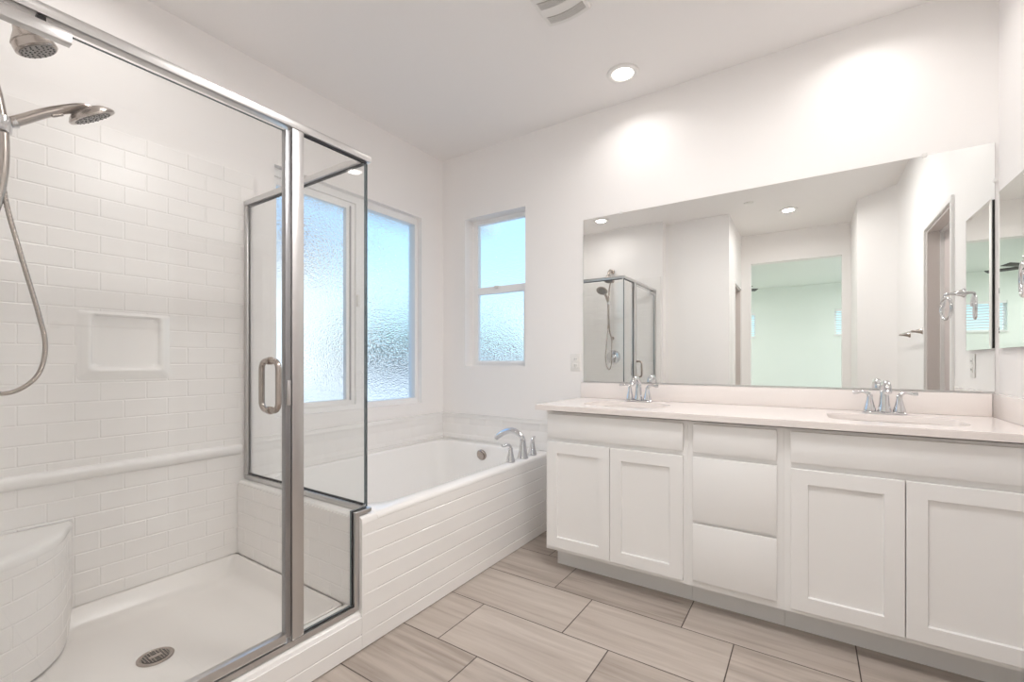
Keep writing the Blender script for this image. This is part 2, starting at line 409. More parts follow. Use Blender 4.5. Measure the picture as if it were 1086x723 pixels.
def hung_window():
    x0, x1, z0, z1 = W2; r = thing('window_2', None, None, ((x0 + x1) / 2, 0, z0), kind='structure')
    b = bmesh.new(); holed(b, 'y', .095, .138, (x0, x1), (z0, z1), [(x0 + .055, x1 - .055, 1.715, z1 - .033), (x0 + .035, x1 - .035, z0 + .018, 1.66)])
    fr = obj('window_frame', b, 'vinyl', r, smooth=False)
    b = bmesh.new(); holed(b, 'y', .085, .118, (x0 + .0355, x1 - .0355), (z0 + .0185, 1.712), [(x0 + .065, x1 - .065, z0 + .04, 1.662)])
    sa = obj('lower_sash', b, 'vinyl', r)
    obj('sash_lock', bx(.46, .50, .068, .086, 1.70, 1.716, bev=.004), 'plastic', sa)
    obscure_pane(x0 + .05, x1 - .05, .112, .120, 1.71, z1 - .028, fr, (0, -1, 0))
    obscure_pane(x0 + .06, x1 - .06, .096, .104, z0 + .035, 1.667, sa, (0, -1, 0))
hung_window()

# ------------------------------------------------------------------ outdoors, as far as the obscure panes can show it
struct('ground_outside', bx(-40, 10, -30, 40, -.4, -.13), 'gravel')
struct('roof_eave_side', bx(-.80, -.14, -3.5, .9, 2.42, 2.56), 'stucco')
struct('roof_eave_back', bx(-.80, 5.0, .14, .70, 2.62, 2.76), 'stucco')
tag(obj('block_wall', box(bmesh.new(), -30, 9.5, 30, 30.2, -.13, 1.9), 'block', smooth=False, loc=(0, 30, -.13)), 'grey garden wall seen blurred through the small window', 'wall')
b = bmesh.new(); rnd = random.Random(3); ys = [-30 + 1.5 * k for k in range(55)]
top = [(y, 3.9 + rnd.random() * 1.5) for y in ys]
prism(b, [(ys[0], -.13)] + top + [(ys[-1], -.13)], 'x', -36, -34)
tag(obj('hedge', b, 'hedge', smooth=False, loc=(-35, 0, -.13)), 'dark hedge along the yard, blurred low behind the large window panes', 'hedge')
r = thing('neighbor_house', 'pale house with grey roof blurred behind the left pane of the large window', 'house', (-20, 7, -.13))
obj('house_wall', bx(-24, -17, 2.5, 11.4, -.13, 6.1), 'stucco', r, smooth=False)
b = bmesh.new(); prism(b, [(-25, 6.1), (-16.4, 6.1), (-20.5, 8.9)], 'y', 2.0, 11.9); obj('roof', b, 'roof', r, smooth=False)
su = bpy.data.lights.new('sun', 'SUN'); su.energy = 3.2; su.angle = .01; su.color = (1, .96, .9)
so = bpy.data.objects.new('sun', su); C.collection.objects.link(so); so.rotation_euler = Vector((.62, -.35, .72)).to_track_quat('Z', 'Y').to_euler()

# ------------------------------------------------------------------ bathtub
TZ = .52; SX = 1.01; TY0 = -1.575; G0 = .0765
r = thing('bathtub', 'white alcove bathtub with grooved tile-look front under the windows', 'bathtub', (.5, -.78, 0))
b = bmesh.new()
ins = [(.065, .918, -1.455, -.085, .13, TZ - .004), (.058, .926, -1.463, -.078, .135, TZ)]
lp = []
N = 8
def L(x0, x1, y0, y1, rr, z): return [(x, y, z) for x, y in rrect(x0, x1, y0, y1, rr, N)]
loops = [L(.002, SX - .014, -1.50, -.002, .004, TZ - .025), L(.002, SX, -1.50, -.002, .004, TZ - .0235), L(.002, SX, -1.50, -.002, .004, TZ - .016), L(.002, SX - .0045, -1.50, -.002, .004, TZ - .005), L(.002, SX - .015, -1.50, -.002, .004, TZ),
         L(.052, .930, -1.468, -.072, .14, TZ), L(.058, .924, -1.463, -.078, .137, TZ - .003), L(.062, .920, -1.458, -.082, .133, TZ - .012), L(.085, .90, -1.40, -.115, .13, TZ - .16),
         L(.11, .88, -1.33, -.145, .14, .20), L(.14, .85, -1.28, -.18, .15, .145), L(.20, .79, -1.20, -.25, .14, .125)]
loft(b, loops, close_last=True)
basin = obj('basin', b, 'acrylic', r, angle=60)
b = bmesh.new()
Gd = tiled(b, lambda u, v, h: (SX + .0004 + h, u, v), TY0 + .0005, -.004, .004, TZ - .0245, th=.0775, pv=.06, joints=False)
rim_back(b, Gd, (-.012, 0, 0))
obj('apron', b, 'acrylic', r, angle=20)
b = bmesh.new(); prism(b, [(.960, .004), (SX, .004), (SX, TZ - .016), (SX - .0045, TZ - .005), (SX - .015, TZ), (.960, TZ)], 'y', TY0, -1.5002)
obj('apron_return', b, 'acrylic', r, angle=40)
# overflow plate on the far inside wall of the basin
b = bmesh.new(); lathe(b, [(0, 0), (.040, 0), (.040, .010), (.034, .016), (.030, .016), (.030, .022), (.018, .026), (0, .026)], (.475, -.098, .452), (0, -1, -.2))
ov = obj('overflow_cover', b, 'nickel', r); ov['label'] = 'round chrome overflow cover'

# tub surround panels
r = thing('tub_surround', 'low white wall panels around the two wall sides of the bathtub', 'wall panel', (.02, -.02, TZ))
b = bmesh.new(); Gd = tiled(b, lambda u, v, h: (.014 + h, u, v), -1.495, -.0145, TZ + .001, .70, joints=True, pv=TZ + .05, pu=-.05, depth=.0006); rim_back(b, Gd, (-.012, 0, 0))
side = obj('side_panel', b, 'tile', r, angle=20)
b = bmesh.new(); Gd = tiled(b, lambda u, v, h: (u, -.014 - h, v), .0145, SX - .004, TZ + .001, .70, joints=True, pv=TZ + .05, pu=.05, depth=.0006); rim_back(b, Gd, (0, .012, 0))
backp = obj('back_panel', b, 'tile', r, angle=20)
for nm, z0, z1, t in (('top_molding', .70, .728, .022), ('base_lip', TZ + .001, TZ + .022, .02)):
    b = bmesh.new(); prism(b, [(.002, -1.495), (t, -1.495), (t, -t), (SX - .003, -t), (SX - .003, -.002), (.002, -.002)], 'z', z0, z1)
    bmesh.ops.bevel(b, geom=[e for e in b.edges if abs(e.verts[0].co.z - e.verts[1].co.z) < 1e-4 and e.verts[0].co.z > z1 - 1e-3], offset=.006, segments=2, affect='EDGES')
    obj(nm, b, 'acrylic', r)

# bathtub faucet (deck set of spout and two levers on the rim)
def bell(b, x, y, z, r0, r1, h, sc=1.):
    lathe(b, [(0, 0), (r0, 0), (r0 * 1.0, .006), (r0 * .93, .012), (r0 * .78, h * .35), (r1 * 1.12, h * .75), (r1, h * .92), (r1 * 1.12, h * .93), (r1 * 1.12, h * .99), (r1 * .6, h * 1.04), (0, h * 1.05)], (x, y, z), seg=24)
r = thing('bathtub_faucet', 'arched chrome bathtub faucet with two levers on the tub rim', 'faucet', (.955, -.30, TZ + .0005))
b = bmesh.new(); z = TZ + .0005
bell(b, .955, -.30, z, .035, .0175, .118)
sp_ = obj('spout_body', b, 'chrome', r)
b = bmesh.new()
pts = spline([(.957, -.30, z + .112), (.945, -.30, z + .138), (.905, -.30, z + .162), (.86, -.30, z + .167), (.81, -.30, z + .152), (.765, -.30, z + .124), (.747, -.30, z + .108)], 5)
n_ = len(pts); tube(b, pts, [.0135 + .0045 * math.sin(PI * min(1, i / n_ * 1.1)) + (.004 * i / n_) for i in range(n_)], 16)
obj('spout', b, 'chrome', r)
for y, d in ((-.435, -1), (-.172, 1)):
    b = bmesh.new(); bell(b, .95, y, z, .029, .0135, .082)
    hb = obj('handle', b, 'chrome', r)
    b = bmesh.new(); pts = spline([(.95, y, z + .078), (.948, y + d * .006, z + .098), (.942, y + d * .024, z + .108), (.935, y + d * .045, z + .103), (.930, y + d * .062, z + .106)], 5)
    n_ = len(pts); tube(b, pts, [.0115 - .0045 * i / n_ for i in range(n_)], 12); obj('lever', b, 'chrome', hb)

# ------------------------------------------------------------------ shower base: pan, curb, low wall
SY0, SY1 = -2.58, -1.575           # inside ends
r = thing('shower_tray', 'white shower tray with raised front curb and round metal drain', 'shower tray', (.5, -2.07, 0))
b = bmesh.new()
def L2(x0, x1, y0, y1, rr, z): return [(x, y, z) for x, y in rrect(x0, x1, y0, y1, rr, 6)]
loft(b, [L2(.004, .895, SY0 + .003, SY1 - .003, .012, .002), L2(.004, .895, SY0 + .003, SY1 - .003, .012, .148), L2(.018, .888, SY0 + .015, SY1 - .012, .03, .150), L2(.028, .878, SY0 + .025, SY1 - .022, .04, .144), L2(.045, .855, SY0 + .04, SY1 - .04, .05, .085), L2(.075, .83, SY0 + .07, SY1 - .07, .06, .064),
         L2(.12, .79, SY0 + .12, SY1 - .12, .07, .058), L2(.42, .53, -2.125, -2.015, .05, .050)], close_last=True)
pan = obj('pan', b, 'pan', r, angle=60)
b = bmesh.new()
prism(b, [(.90, .003), (.998, .003), (.998, .110), (1.004, .128), (1.0, .140), (.988, .149), (.972, .152), (.91, .152), (.90, .146)], 'y', SY0, SY1 - .0005)
obj('curb', b, 'acrylic', r, angle=30)
b = bmesh.new(); Gd = tiled(b, lambda u, v, h: (SX + h, u, v), SY0, TY0 - .0005, .004, .128, th=.0775, pv=.06, joints=False); rim_back(b, Gd, (-.010, 0, 0))
obj('curb_face', b, 'acrylic', r, angle=20)
KY = -1.572
tray = r
r = thing('tub_divider', 'low white tiled divider between the shower and the bathtub', 'divider', (.48, -1.54, .003))
b = bmesh.new(); prism(b, [(-1.504, .003), (-1.504, .518), (-1.509, .524), (-1.552, .524), (-1.562, .521), (KY + .004, .512), (KY + .004, .003)], 'x', .022, .958)
kn = obj('wall_body', b, 'acrylic', r, angle=30)
b = bmesh.new(); Gd = tiled(b, lambda u, v, h: (u, KY - h - .003, v), .0235, .955, .153, .508, pv=.058, pu=.10, depth=.0014); rim_back(b, Gd, (0, .006, 0))
obj('tile_face', b, 'tile', r, angle=20)
r = tray
b = bmesh.new()
lathe(b, [(0, .0), (.056, 0), (.056, .003), (.052, .005), (.046, .005), (.044, .003), (0, .003)], (.475, -2.07, .0505), seg=36)
dr = obj('drain', b, 'nickel', r); dr['label'] = 'round metal drain cover'
b = bmesh.new(); lathe(b, [(0, 0), (.041, 0), (.041, .0006), (0, .0006)], (.475, -2.07, .0542), seg=32); gp = obj('grate_gap', b, 'black', dr)
b = bmesh.new(); box(b, .467, .483, -2.09, -2.05, .0540, .0562, bev=.0008)
for k in range(-4, 5):
    if k == 0: continue
    yy = -2.07 + k * .0088; hw = math.sqrt(max(0, .040 ** 2 - (k * .0088) ** 2))
    box(b, .475 - hw, .475 + hw, yy - .0011, yy + .0011, .0540, .0556)
for k in range(-3, 4):
    xx = .475 + k * .011; hw = math.sqrt(.040 ** 2 - (k * .011) ** 2)
    box(b, xx - .001, xx + .001, -2.07 - hw, -2.07 + hw, .0540, .0555)
obj('grate', b, 'nickel', dr)

# shower surround: tiled side and end panels, soap niche, ledge, corner seat
r = thing('shower_wall_panel', 'white subway tile-look shower panel with soap niche on the long shower wall', 'wall panel', (.003, -2.1, .152))
PX = .020; PV = 1.736 - .0765 * 20; PT = 2.119
ny0, ny1, nz0, nz1 = -2.155, -1.900, 1.098, 1.330
b = bmesh.new(); Gd = tiled(b, lambda u, v, h: (PX + h, u, v), -2.576, -1.492, .152, PT, pv=PV, pu=-2.269, depth=.0013)
rim_back(b, Gd, (-.017, 0, 0)); sidep = obj('tile_sheet', b, 'tile', r, angle=20)
b = bmesh.new(); Gd = tiled(b, lambda u, v, h: (u, SY0 + h, v), PX + .004, 1.035, .153, PT, pv=PV, pu=.10, depth=.0013)
rim_back(b, Gd, (0, -.017, 0)); re = thing('shower_wall_panel', 'white subway tile-look shower panel behind the shower head, seen in the long mirror', 'wall panel', (.5, SY0 - .017, .153)); endp = obj('tile_sheet', b, 'tile', re, angle=20)
# soap dish: a raised, flared rim around a recess
b = bmesh.new()
def R3(y0, y1, z0, z1, rr, x): return [(x, y, z) for y, z in rrect(y0, y1, z0, z1, rr, 5)]
loft(b, [R3(-2.182, -1.868, 1.058, 1.345, .012, PX + .0005), R3(-2.172, -1.878, 1.070, 1.340, .014, PX + .006), R3(-2.156, -1.896, 1.092, 1.334, .016, PX + .019), R3(-2.150, -1.902, 1.098, 1.331, .018, PX + .020),
         R3(-2.143, -1.909, 1.106, 1.328, .018, PX + .016), R3(-2.138, -1.914, 1.113, 1.322, .02, PX + .003), R3(-2.128, -1.924, 1.122, 1.314, .02, PX + .0015)], close_last=True)
obj('soap_niche', b, 'acrylic', r, angle=50)
b = bmesh.new(); pf = [(PX - .002, .655), (PX + .012, .662), (PX + .022, .675), (PX + .026, .690), (PX + .022, .703), (PX + .010, .709), (PX - .002, .711)]
prism(b, pf, 'y', -2.574, -1.56); obj('ledge', b, 'acrylic', r, angle=50)
# corner seat: quarter round with flared ends
r = tray
cx, cy_, R = PX + .003, SY0 + .003, .353
def seat_pt(t, off=0.):
    rr = R + off + .026 * (abs(t - .5) * 2) ** 6
    a = t * PI / 2; return (cx + rr * math.sin(a), cy_ + rr * math.cos(a))
arc = [k / 28 for k in range(29)]
b = bmesh.new()
Gd = tiled(b, lambda u, v, h: (*seat_pt(u / (R * PI / 2), h), v), 0.0, R * PI / 2, .062, .470, pv=PV, pu=.06, maxdu=.02, depth=.0012)
obj('seat_front', b, 'tile', r, angle=20)
b = bmesh.new()
top = [[(cx + .001, cy_ + .001, z)] for z in (0,)]
def ring(off, z): return [(*seat_pt(t, off), z) for t in arc]
rows = [ring(-.001, .462), ring(.002, .472), ring(.003, .486), ring(-.001, .495), ring(-.009, .500), ring(-.05, .500), ring(-.2, .501)]
R_ = [[b.verts.new(p) for p in rw] for rw in rows]
for A, B in zip(R_, R_[1:]):
    for k in range(len(A) - 1): b.faces.new((A[k], A[k + 1], B[k + 1], B[k]))
pc = b.verts.new((cx + .001, cy_ + .001, .502))
for k in range(len(arc) - 1): b.faces.new((R_[-1][k], R_[-1][k + 1], pc))
obj('seat_top', b, 'acrylic', r, angle=60)

# ------------------------------------------------------------------ shower enclosure
GX = .975; GY = -1.53; HZ0, HZ1 = 1.942, 1.970
r = thing('shower_enclosure', 'framed clear glass shower enclosure with satin metal rails', 'shower enclosure', (GX, -2.05, .152))
b = bmesh.new(); box(b, GX - .019, GX + .016, SY0 + .003, GY + .016, HZ0, HZ1, bev=.003); obj('header', b, 'alu', r)
obj('side_header', bx(PX + .002, GX - .0195, GY - .015, GY + .015, HZ0, HZ1, bev=.003), 'alu', r)
obj('side_header_seal', bx(PX + .03, GX - .02, GY - .006, GY + .006, HZ0 - .006, HZ0 - .0005), 'seal', r, smooth=False)
obj('header_seal', bx(GX - .006, GX + .006, -1.805, GY, HZ0 - .006, HZ0 - .0005), 'seal', r, smooth=False)
obj('wall_jamb', bx(PX + .003, PX + .032, GY - .013, GY + .013, .551, HZ0 - .0005, bev=.002), 'alu', r)
obj('wall_jamb', bx(GX - .014, GX + .014, SY0 + .004, SY0 + .03, .187, HZ0 - .0005, bev=.002), 'alu', r)
obj('side_sill', bx(PX + .004, GX - .011, GY - .014, GY + .014, .5265, .5505, bev=.002), 'alu', r)
obj('side_sill_seal', bx(PX + .034, GX - .012, GY - .006, GY + .006, .551, .556), 'seal', r, smooth=False)
b = bmesh.new()
# front sill, then up the end of the low wall and over its top: one bent channel
PF = [(SY0 + .004, .1535), (-1.578, .1535), (-1.578, .5265), (GY + .016, .5265), (GY + .016, .5425), (-1.596, .5425), (-1.596, .172), (SY0 + .004, .172)]
prism(b, PF, 'x', GX - .013, GX + .018)
bmesh.ops.bevel(b, geom=b.edges[:], offset=.002, segments=1, affect='EDGES'); obj('front_sill', b, 'alu', r)
b = bmesh.new(); prism(b, [(-1.80, .1725), (-1.5965, .1725), (-1.5965, .543), (GY, .543), (GY, .5455), (-1.600, .5455), (-1.600, .1755), (-1.80, .1755)], 'x', GX - .0045, GX + .0045)
obj('front_seal', b, 'seal', r, smooth=False)
# strike post
obj('post', bx(GX - .016, GX + .016, -1.850, -1.806, .1725, HZ0 - .0005, bev=.003), 'alu', r)
b = bmesh.new(); prism(b, [(-1.806, .178), (-1.602, .178), (-1.602, .548), (GY + .004, .548), (GY + .004, HZ0 - .006), (-1.806, HZ0 - .006)], 'x', GX - .005, GX + .005, side_mi=1)
obj('fixed_panel', b, None, r, smooth=False, mats=['glass', 'glassedge'])
b = bmesh.new(); box(b, PX + .032, GX - .0055, GY - .004, GY + .004, .556, HZ0 - .006)
for f in b.faces:
    if abs(f.normal.y) < .5: f.material_index = 1
obj('side_panel', b, None, r, smooth=False, mats=['glass', 'glassedge'])
# door with its rails, pull and latch
b = bmesh.new(); box(b, GX - .005, GX + .005, -2.545, -1.868, .205, 1.925)
for f in b.faces:
    if abs(f.normal.x) < .5: f.material_index = 1
door = obj('door', b, None, r, smooth=False, mats=['glass', 'glassedge'])
obj('latch_stile', bx(GX - .012, GX + .012, -1.872, -1.8515, .190, 1.928, bev=.002), 'stile', door)
obj('bottom_rail', bx(GX - .014, GX + .014, -2.545, -1.869, .176, .206, bev=.002), 'alu', door)
obj('pivot_rail', bx(GX - .013, GX + .013, -2.545, -2.402, 1.902, 1.930, bev=.002), 'alu', door)
b = bmesh.new(); box(b, GX - .008, GX + .008, -2.462, -2.446, 1.928, 1.9435); obj('pivot_pin', b, 'black', door)
obj('latch_magnet', bx(GX + .0125, GX + .018, -1.868, -1.855, .985, 1.07, bev=.002), 'alu', door)
b = bmesh.new(); HY = -1.918
def pull(s):
    x0, x1 = GX + s * .006, GX + s * .052; rr = .028; z0, z1 = .972, 1.137
    pts = [(x0, HY, z0)]
    for k in range(9):
        a = PI / 2 * k / 8; pts.append((x1 - s * rr + s * rr * math.sin(a), HY, z0 + rr - rr * math.cos(a)))
    for k in range(9):
        a = PI / 2 * k / 8; pts.append((x1 - s * rr + s * rr * math.cos(a), HY, z1 - rr + rr * math.sin(a)))
    return pts + [(x0, HY, z1)]
for s in (1, -1):
    b = bmesh.new(); tube(b, pull(s), .0095, 14); obj('handle', b, 'nickel', door)
for z in (.972, 1.137):
    b = bmesh.new(); lathe(b, [(0, -.0075), (.013, -.0075), (.013, .0075), (0, .0075)], (GX, HY, z), (1, 0, 0), 18); obj('handle_washer', b, 'nickel', door)

# ------------------------------------------------------------------ shower fittings
FX = .46
r = thing('slide_bar', 'brushed nickel shower slide bar mounted on the tiled end wall', 'slide bar', (FX, SY0 + .0005, 1.42))
b = bmesh.new(); zs = [1.42 + .70 * k / 30 for k in range(31)]
pts = [(FX, SY0 + .008 + .132 * (max(0, 1 - ((z - 1.77) / .352) ** 2)) ** .45, z) for z in zs]
tube(b, pts, [.008 + .005 * math.sin(PI * k / 30) for k in range(31)], 14); obj('bar', b, 'nickel', r)
for z in (1.42, 2.12):
    b = bmesh.new(); lathe(b, [(0, 0), (.022, 0), (.022, .006), (.014, .014), (.010, .02), (0, .02)], (FX, SY0 + .0005, z), (0, 1, 0), 20); obj('wall_bracket', b, 'nickel', r)
b = bmesh.new(); lathe(b, [(.0145, -.024), (.023, -.022), (.024, 0), (.023, .022), (.0145, .024)], (FX, -2.445, 1.845), (0, .03, 1), 20, close=True)
obj('slider', b, 'chrome', r)
b = bmesh.new(); tube(b, [(FX, -2.440, 1.848), (FX, -2.415, 1.862)], [.013, .0165], 16); obj('cradle', b, 'chrome', r)

r = thing('hand_shower', 'brushed nickel hand shower with hose held on the slide bar', 'hand shower', (FX, -2.42, 1.86))
b = bmesh.new()
hp = spline([(FX, -2.432, 1.853), (FX, -2.395, 1.884), (FX, -2.35, 1.923), (FX, -2.305, 1.955), (FX, -2.265, 1.975), (FX, -2.222, 1.979)], 6); n_ = len(hp)
rad = []
for i in range(n_):
    t = i / (n_ - 1); rad.append((.0155 + (.022 * math.sin(PI * min(1, max(0, (t - .55) / .5)))), .0155 - .003 * t))
tube(b, hp, rad, 18); obj('handle', b, 'nickel', r)
nrm = Vector((-.03, .57, -.82)).normalized(); fc = Vector((FX, -2.243, 1.962))
b = bmesh.new(); lathe(b, [(0, -.026), (.022, -.025), (.045, -.018), (.060, -.007), (.067, .002), (.066, .008), (.058, .009), (0, .007)], fc, nrm, 32)
hd = obj('head', b, 'nickel', r)
b = bmesh.new(); lathe(b, [(0, .0075), (.052, .0092), (.052, .0105), (0, .0105)], fc, nrm, 32); fo = obj('spray_face', b, 'nozzle', hd)
def nozzles(parent, fc, nrm, h, rings):
    n1, n2 = frame_of(nrm); b = bmesh.new()
    for rr, k in rings:
        for i in range(k):
            a = 2 * PI * i / k + rr * 40; lathe(b, [(0, h), (.0028, h), (.0022, h + .002), (0, h + .002)], fc + (n1 * math.cos(a) + n2 * math.sin(a)) * rr, nrm, 8)
    return obj('nozzles', b, 'rubber', parent)
nozzles(hd, fc, nrm, .0103, ((.047, 20), (.036, 14), (.024, 9), (.011, 5)))
b = bmesh.new(); tube(b, [(FX + .006, -2.338, 1.917), (FX + .006, -2.314, 1.932)], [.006, .005], 10); obj('spray_button', b, 'nickel', r)
b = bmesh.new()
hose = spline([(FX, -2.436, 1.848), (FX, -2.446, 1.76), (FX, -2.436, 1.62), (FX, -2.405, 1.462), (FX, -2.368, 1.29), (FX, -2.352, 1.185), (FX + .002, -2.366, 1.10), (FX + .004, -2.405, 1.052), (FX + .008, -2.452, 1.040), (FX + .012, -2.492, 1.075), (FX + .012, -2.515, 1.17), (FX + .008, -2.528, 1.30), (FX, -2.552, 1.405)], 40)
n_ = len(hose); tube(b, hose, [.0068 if (i % 3) else .0058 for i in range(n_)], 12); ho = obj('hose', b, 'nickel', r)

r = thing('overhead_shower', 'brushed nickel fixed shower head on a bent arm above the slide bar', 'overhead shower', (FX, SY0, 2.23))
b = bmesh.new(); lathe(b, [(0, 0), (.028, 0), (.028, .004), (.014, .012), (0, .012)], (FX, SY0 + .0005, 2.235), (0, 1, 0), 22); obj('flange', b, 'nickel', r)
b = bmesh.new(); tube(b, spline([(FX, SY0 + .004, 2.235), (FX, -2.52, 2.245), (FX, -2.475, 2.235), (FX, -2.44, 2.20)], 6), .0105, 14); obj('arm', b, 'nickel', r)
nrm = Vector((.06, .48, -.87)).normalized(); fc = Vector((FX + .02, -2.376, 2.103))
b = bmesh.new(); lathe(b, [(0, -.108), (.014, -.108), (.015, -.095), (.013, -.088), (.017, -.075), (.028, -.05), (.043, -.032), (.050, -.022), (.052, -.020), (.050, -.018), (.052, -.012), (.053, .004), (.049, .008), (0, .006)], fc, nrm, 32)
hd = obj('head', b, 'nickel', r)
b = bmesh.new(); lathe(b, [(0, .0065), (.045, .0082), (.045, .0095), (0, .0095)], fc, nrm, 32); obj('spray_face', b, 'nozzle', hd)
nozzles(hd, fc, nrm, .0093, ((.040, 18), (.030, 12), (.019, 8), (.008, 4)))

r = thing('shower_valve', 'round chrome shower valve with lever on the tiled end wall', 'shower valve', (FX + .01, SY0, 1.19))
b = bmesh.new(); lathe(b, [(0, 0), (.086, 0), (.084, .006), (.07, .012), (.04, .015), (.036, .03), (.030, .05), (.024, .054), (0, .054)], (FX + .01, SY0 + .0005, 1.19), (0, 1, 0), 36); obj('escutcheon', b, 'chrome', r)
b = bmesh.new(); tube(b, spline([(FX + .01, SY0 + .05, 1.19), (FX + .01, SY0 + .062, 1.165), (FX + .01, SY0 + .066, 1.13), (FX + .01, SY0 + .072, 1.105)], 5), [.011] * 6 + [.009] * 5 + [.008] * 5, 12); obj('lever', b, 'chrome', r)

# ------------------------------------------------------------------ vanity
VF = -.56; DF = -.579; VX0, VX1 = 1.272, 3.141
def shaker(b, x0, x1, z0, z1, st=.058, dep=.010):
    """A framed cabinet door: one slab, its centre panel set back."""
    y0, y1 = DF, VF - .0006
    o = [(x0, z0), (x1, z0), (x1, z1), (x0, z1)]
    i1 = [(x0 + st, z0 + st), (x1 - st, z0 + st), (x1 - st, z1 - st), (x0 + st, z1 - st)]
    s2 = st + .003; i2 = [(x0 + s2, z0 + s2), (x1 - s2, z0 + s2), (x1 - s2, z1 - s2), (x0 + s2, z1 - s2)]
    e = .0018; oi = [(x0 + e, z0 + e), (x1 - e, z0 + e), (x1 - e, z1 - e), (x0 + e, z1 - e)]
    loft(b, [[(x, y1, z) for x, z in o], [(x, y0 + e, z) for x, z in o], [(x, y0, z) for x, z in oi], [(x, y0, z) for x, z in i1], [(x, y0 + dep, z) for x, z in i2]], close_first=True, close_last=True)
    return b
def carcass(root, x0, x1, openings):
    b = bmesh.new(); holed(b, 'y', VF, VF + .019, (x0, x1), (.112, .862), openings); obj('face_frame', b, 'cab', root, smooth=False)
    b = bmesh.new(); holed(b, 'z', .1125, .862, (x0, x1), (VF + .0195, -.004), [(x0 + .016, x1 - .016, VF + .0205, -.02)]); obj('box', b, 'cab', root, smooth=False)
    obj('toe_kick', bx(x0 + (.022 if x0 < 1.5 else .0003), x1 - .0003, -.470, -.004, .001, .112), 'toe', root, smooth=False)
TB, TT, DB, DT = .727, .852, .133, .702
r = thing('vanity_cabinet', 'white two-door sink cabinet at the bathtub end of the vanity', 'cabinet', (1.64, -.28, 0), 'sink cabinets of the vanity')
carcass(r, VX0, 2.013, [(1.31, 1.955, .15, .69), (1.31, 1.955, .74, .83)])
obj('false_drawer_front', bx(1.288, 1.993, DF, VF - .0006, TB, TT, bev=.0018), 'cab', r)
obj('door', shaker(bmesh.new(), 1.288, 1.6405, DB, DT), 'cab', r, angle=20); obj('door', shaker(bmesh.new(), 1.6435, 1.993, DB, DT), 'cab', r, angle=20)
r = thing('drawer_cabinet', 'white three-drawer cabinet in the middle of the vanity', 'cabinet', (2.2, -.28, 0))
carcass(r, 2.0135, 2.3875, [(2.06, 2.34, .165, .39), (2.06, 2.34, .43, .69), (2.06, 2.34, .74, .83)])
for z0, z1 in ((TB, TT), (.4185, .7045), (.147, .4035)): obj('drawer', bx(2.037, 2.364, DF, VF - .0006, z0, z1, bev=.0018), 'cab', r)
r = thing('vanity_cabinet', 'white two-door sink cabinet against the right wall, wider than the drawer unit', 'cabinet', (2.76, -.28, 0), 'sink cabinets of the vanity')
carcass(r, 2.388, VX1, [(2.43, 3.10, .15, .69), (2.43, 3.10, .74, .83)])
obj('false_drawer_front', bx(2.413, 3.122, DF, VF - .0006, TB, TT, bev=.0018), 'cab', r)
obj('door', shaker(bmesh.new(), 2.413, 2.7655, DB, DT), 'cab', r, angle=20); obj('door', shaker(bmesh.new(), 2.7685, 3.122, DB, DT), 'cab', r, angle=20)

# countertop with two sink cut-outs
CZ0, CZ1 = .872, .90; CX0, CX1 = 1.226, RW - .003; CY0, CY1 = -.607, -.003
SINKS = ((1.640, -.325), (2.757, -.325)); SW, SD, SR = .215, .145, .085
def counter():
    b = bmesh.new()
    xs = [CX0, 1.36, 1.90, 2.48, 3.02, CX1]
    ringn = 8
    def plate(z):
        F = []
        def quad(x0, x1, y0, y1): F.append([(x0, y0), (x1, y0), (x1, y1), (x0, y1)])
        return F
    # build the top as quads around each rounded hole, connected to a surrounding rectangle
    vcache = {}
    def vt(x, y, z):
        k = (round(x, 5), round(y, 5), round(z, 5))
        if k not in vcache: vcache[k] = b.verts.new((x, y, z))
        return vcache[k]
    holes = []
    for z in (CZ0, CZ1):
        for (x0, x1) in ((xs[0], xs[1]), (xs[2], xs[3]), (xs[4], xs[5])): b.faces.new([vt(x0, CY0, z), vt(x1, CY0, z), vt(x1, CY1, z), vt(x0, CY1, z)])
        for (x0, x1), (sx, sy) in zip(((xs[1], xs[2]), (xs[3], xs[4])), SINKS):
            lp = rrect(sx - SW, sx + SW, sy - SD, sy + SD, SR, ringn)       # starts at +x +y corner, counter-clockwise
            n1 = ringn + 1; cor = [(x1, CY1), (x0, CY1), (x0, CY0), (x1, CY0)]
            for c in range(4):
                seg = lp[c * n1:(c + 1) * n1]
                for p, q in zip(seg, seg[1:]): b.faces.new([vt(*p, z), vt(*q, z), vt(*cor[c], z)])
                nx = lp[((c + 1) % 4) * n1]
                b.faces.new([vt(*seg[-1], z), vt(*nx, z), vt(*cor[(c + 1) % 4], z), vt(*cor[c], z)])
    for sx, sy in SINKS:
        lp = rrect(sx - SW, sx + SW, sy - SD, sy + SD, SR, ringn)
        for p, q in zip(lp, lp[1:] + lp[:1]): b.faces.new([vt(*p, CZ0), vt(*q, CZ0), vt(*q, CZ1), vt(*p, CZ1)])
    per = [(x, CY0) for x in xs] + [(x, CY1) for x in xs[::-1]]
    for p, q in zip(per, per[1:] + per[:1]): b.faces.new([vt(*p, CZ0), vt(*q, CZ0), vt(*q, CZ1), vt(*p, CZ1)])
    bmesh.ops.recalc_face_normals(b, faces=b.faces[:])
    es = [e for e in b.edges if len(e.link_faces) == 2 and e.link_faces[0].normal.dot(e.link_faces[1].normal) < .3 and e.verts[0].co.z > CZ1 - 1e-4 and e.verts[1].co.z > CZ1 - 1e-4]
    bmesh.ops.bevel(b, geom=es, offset=.003, segments=2, affect='EDGES')
    return b
tag(obj('countertop', counter(), 'quartz', loc=(2.18, -.3, CZ0), angle=30), 'long pale quartz countertop with two oval sink cut-outs on the vanity', 'countertop')
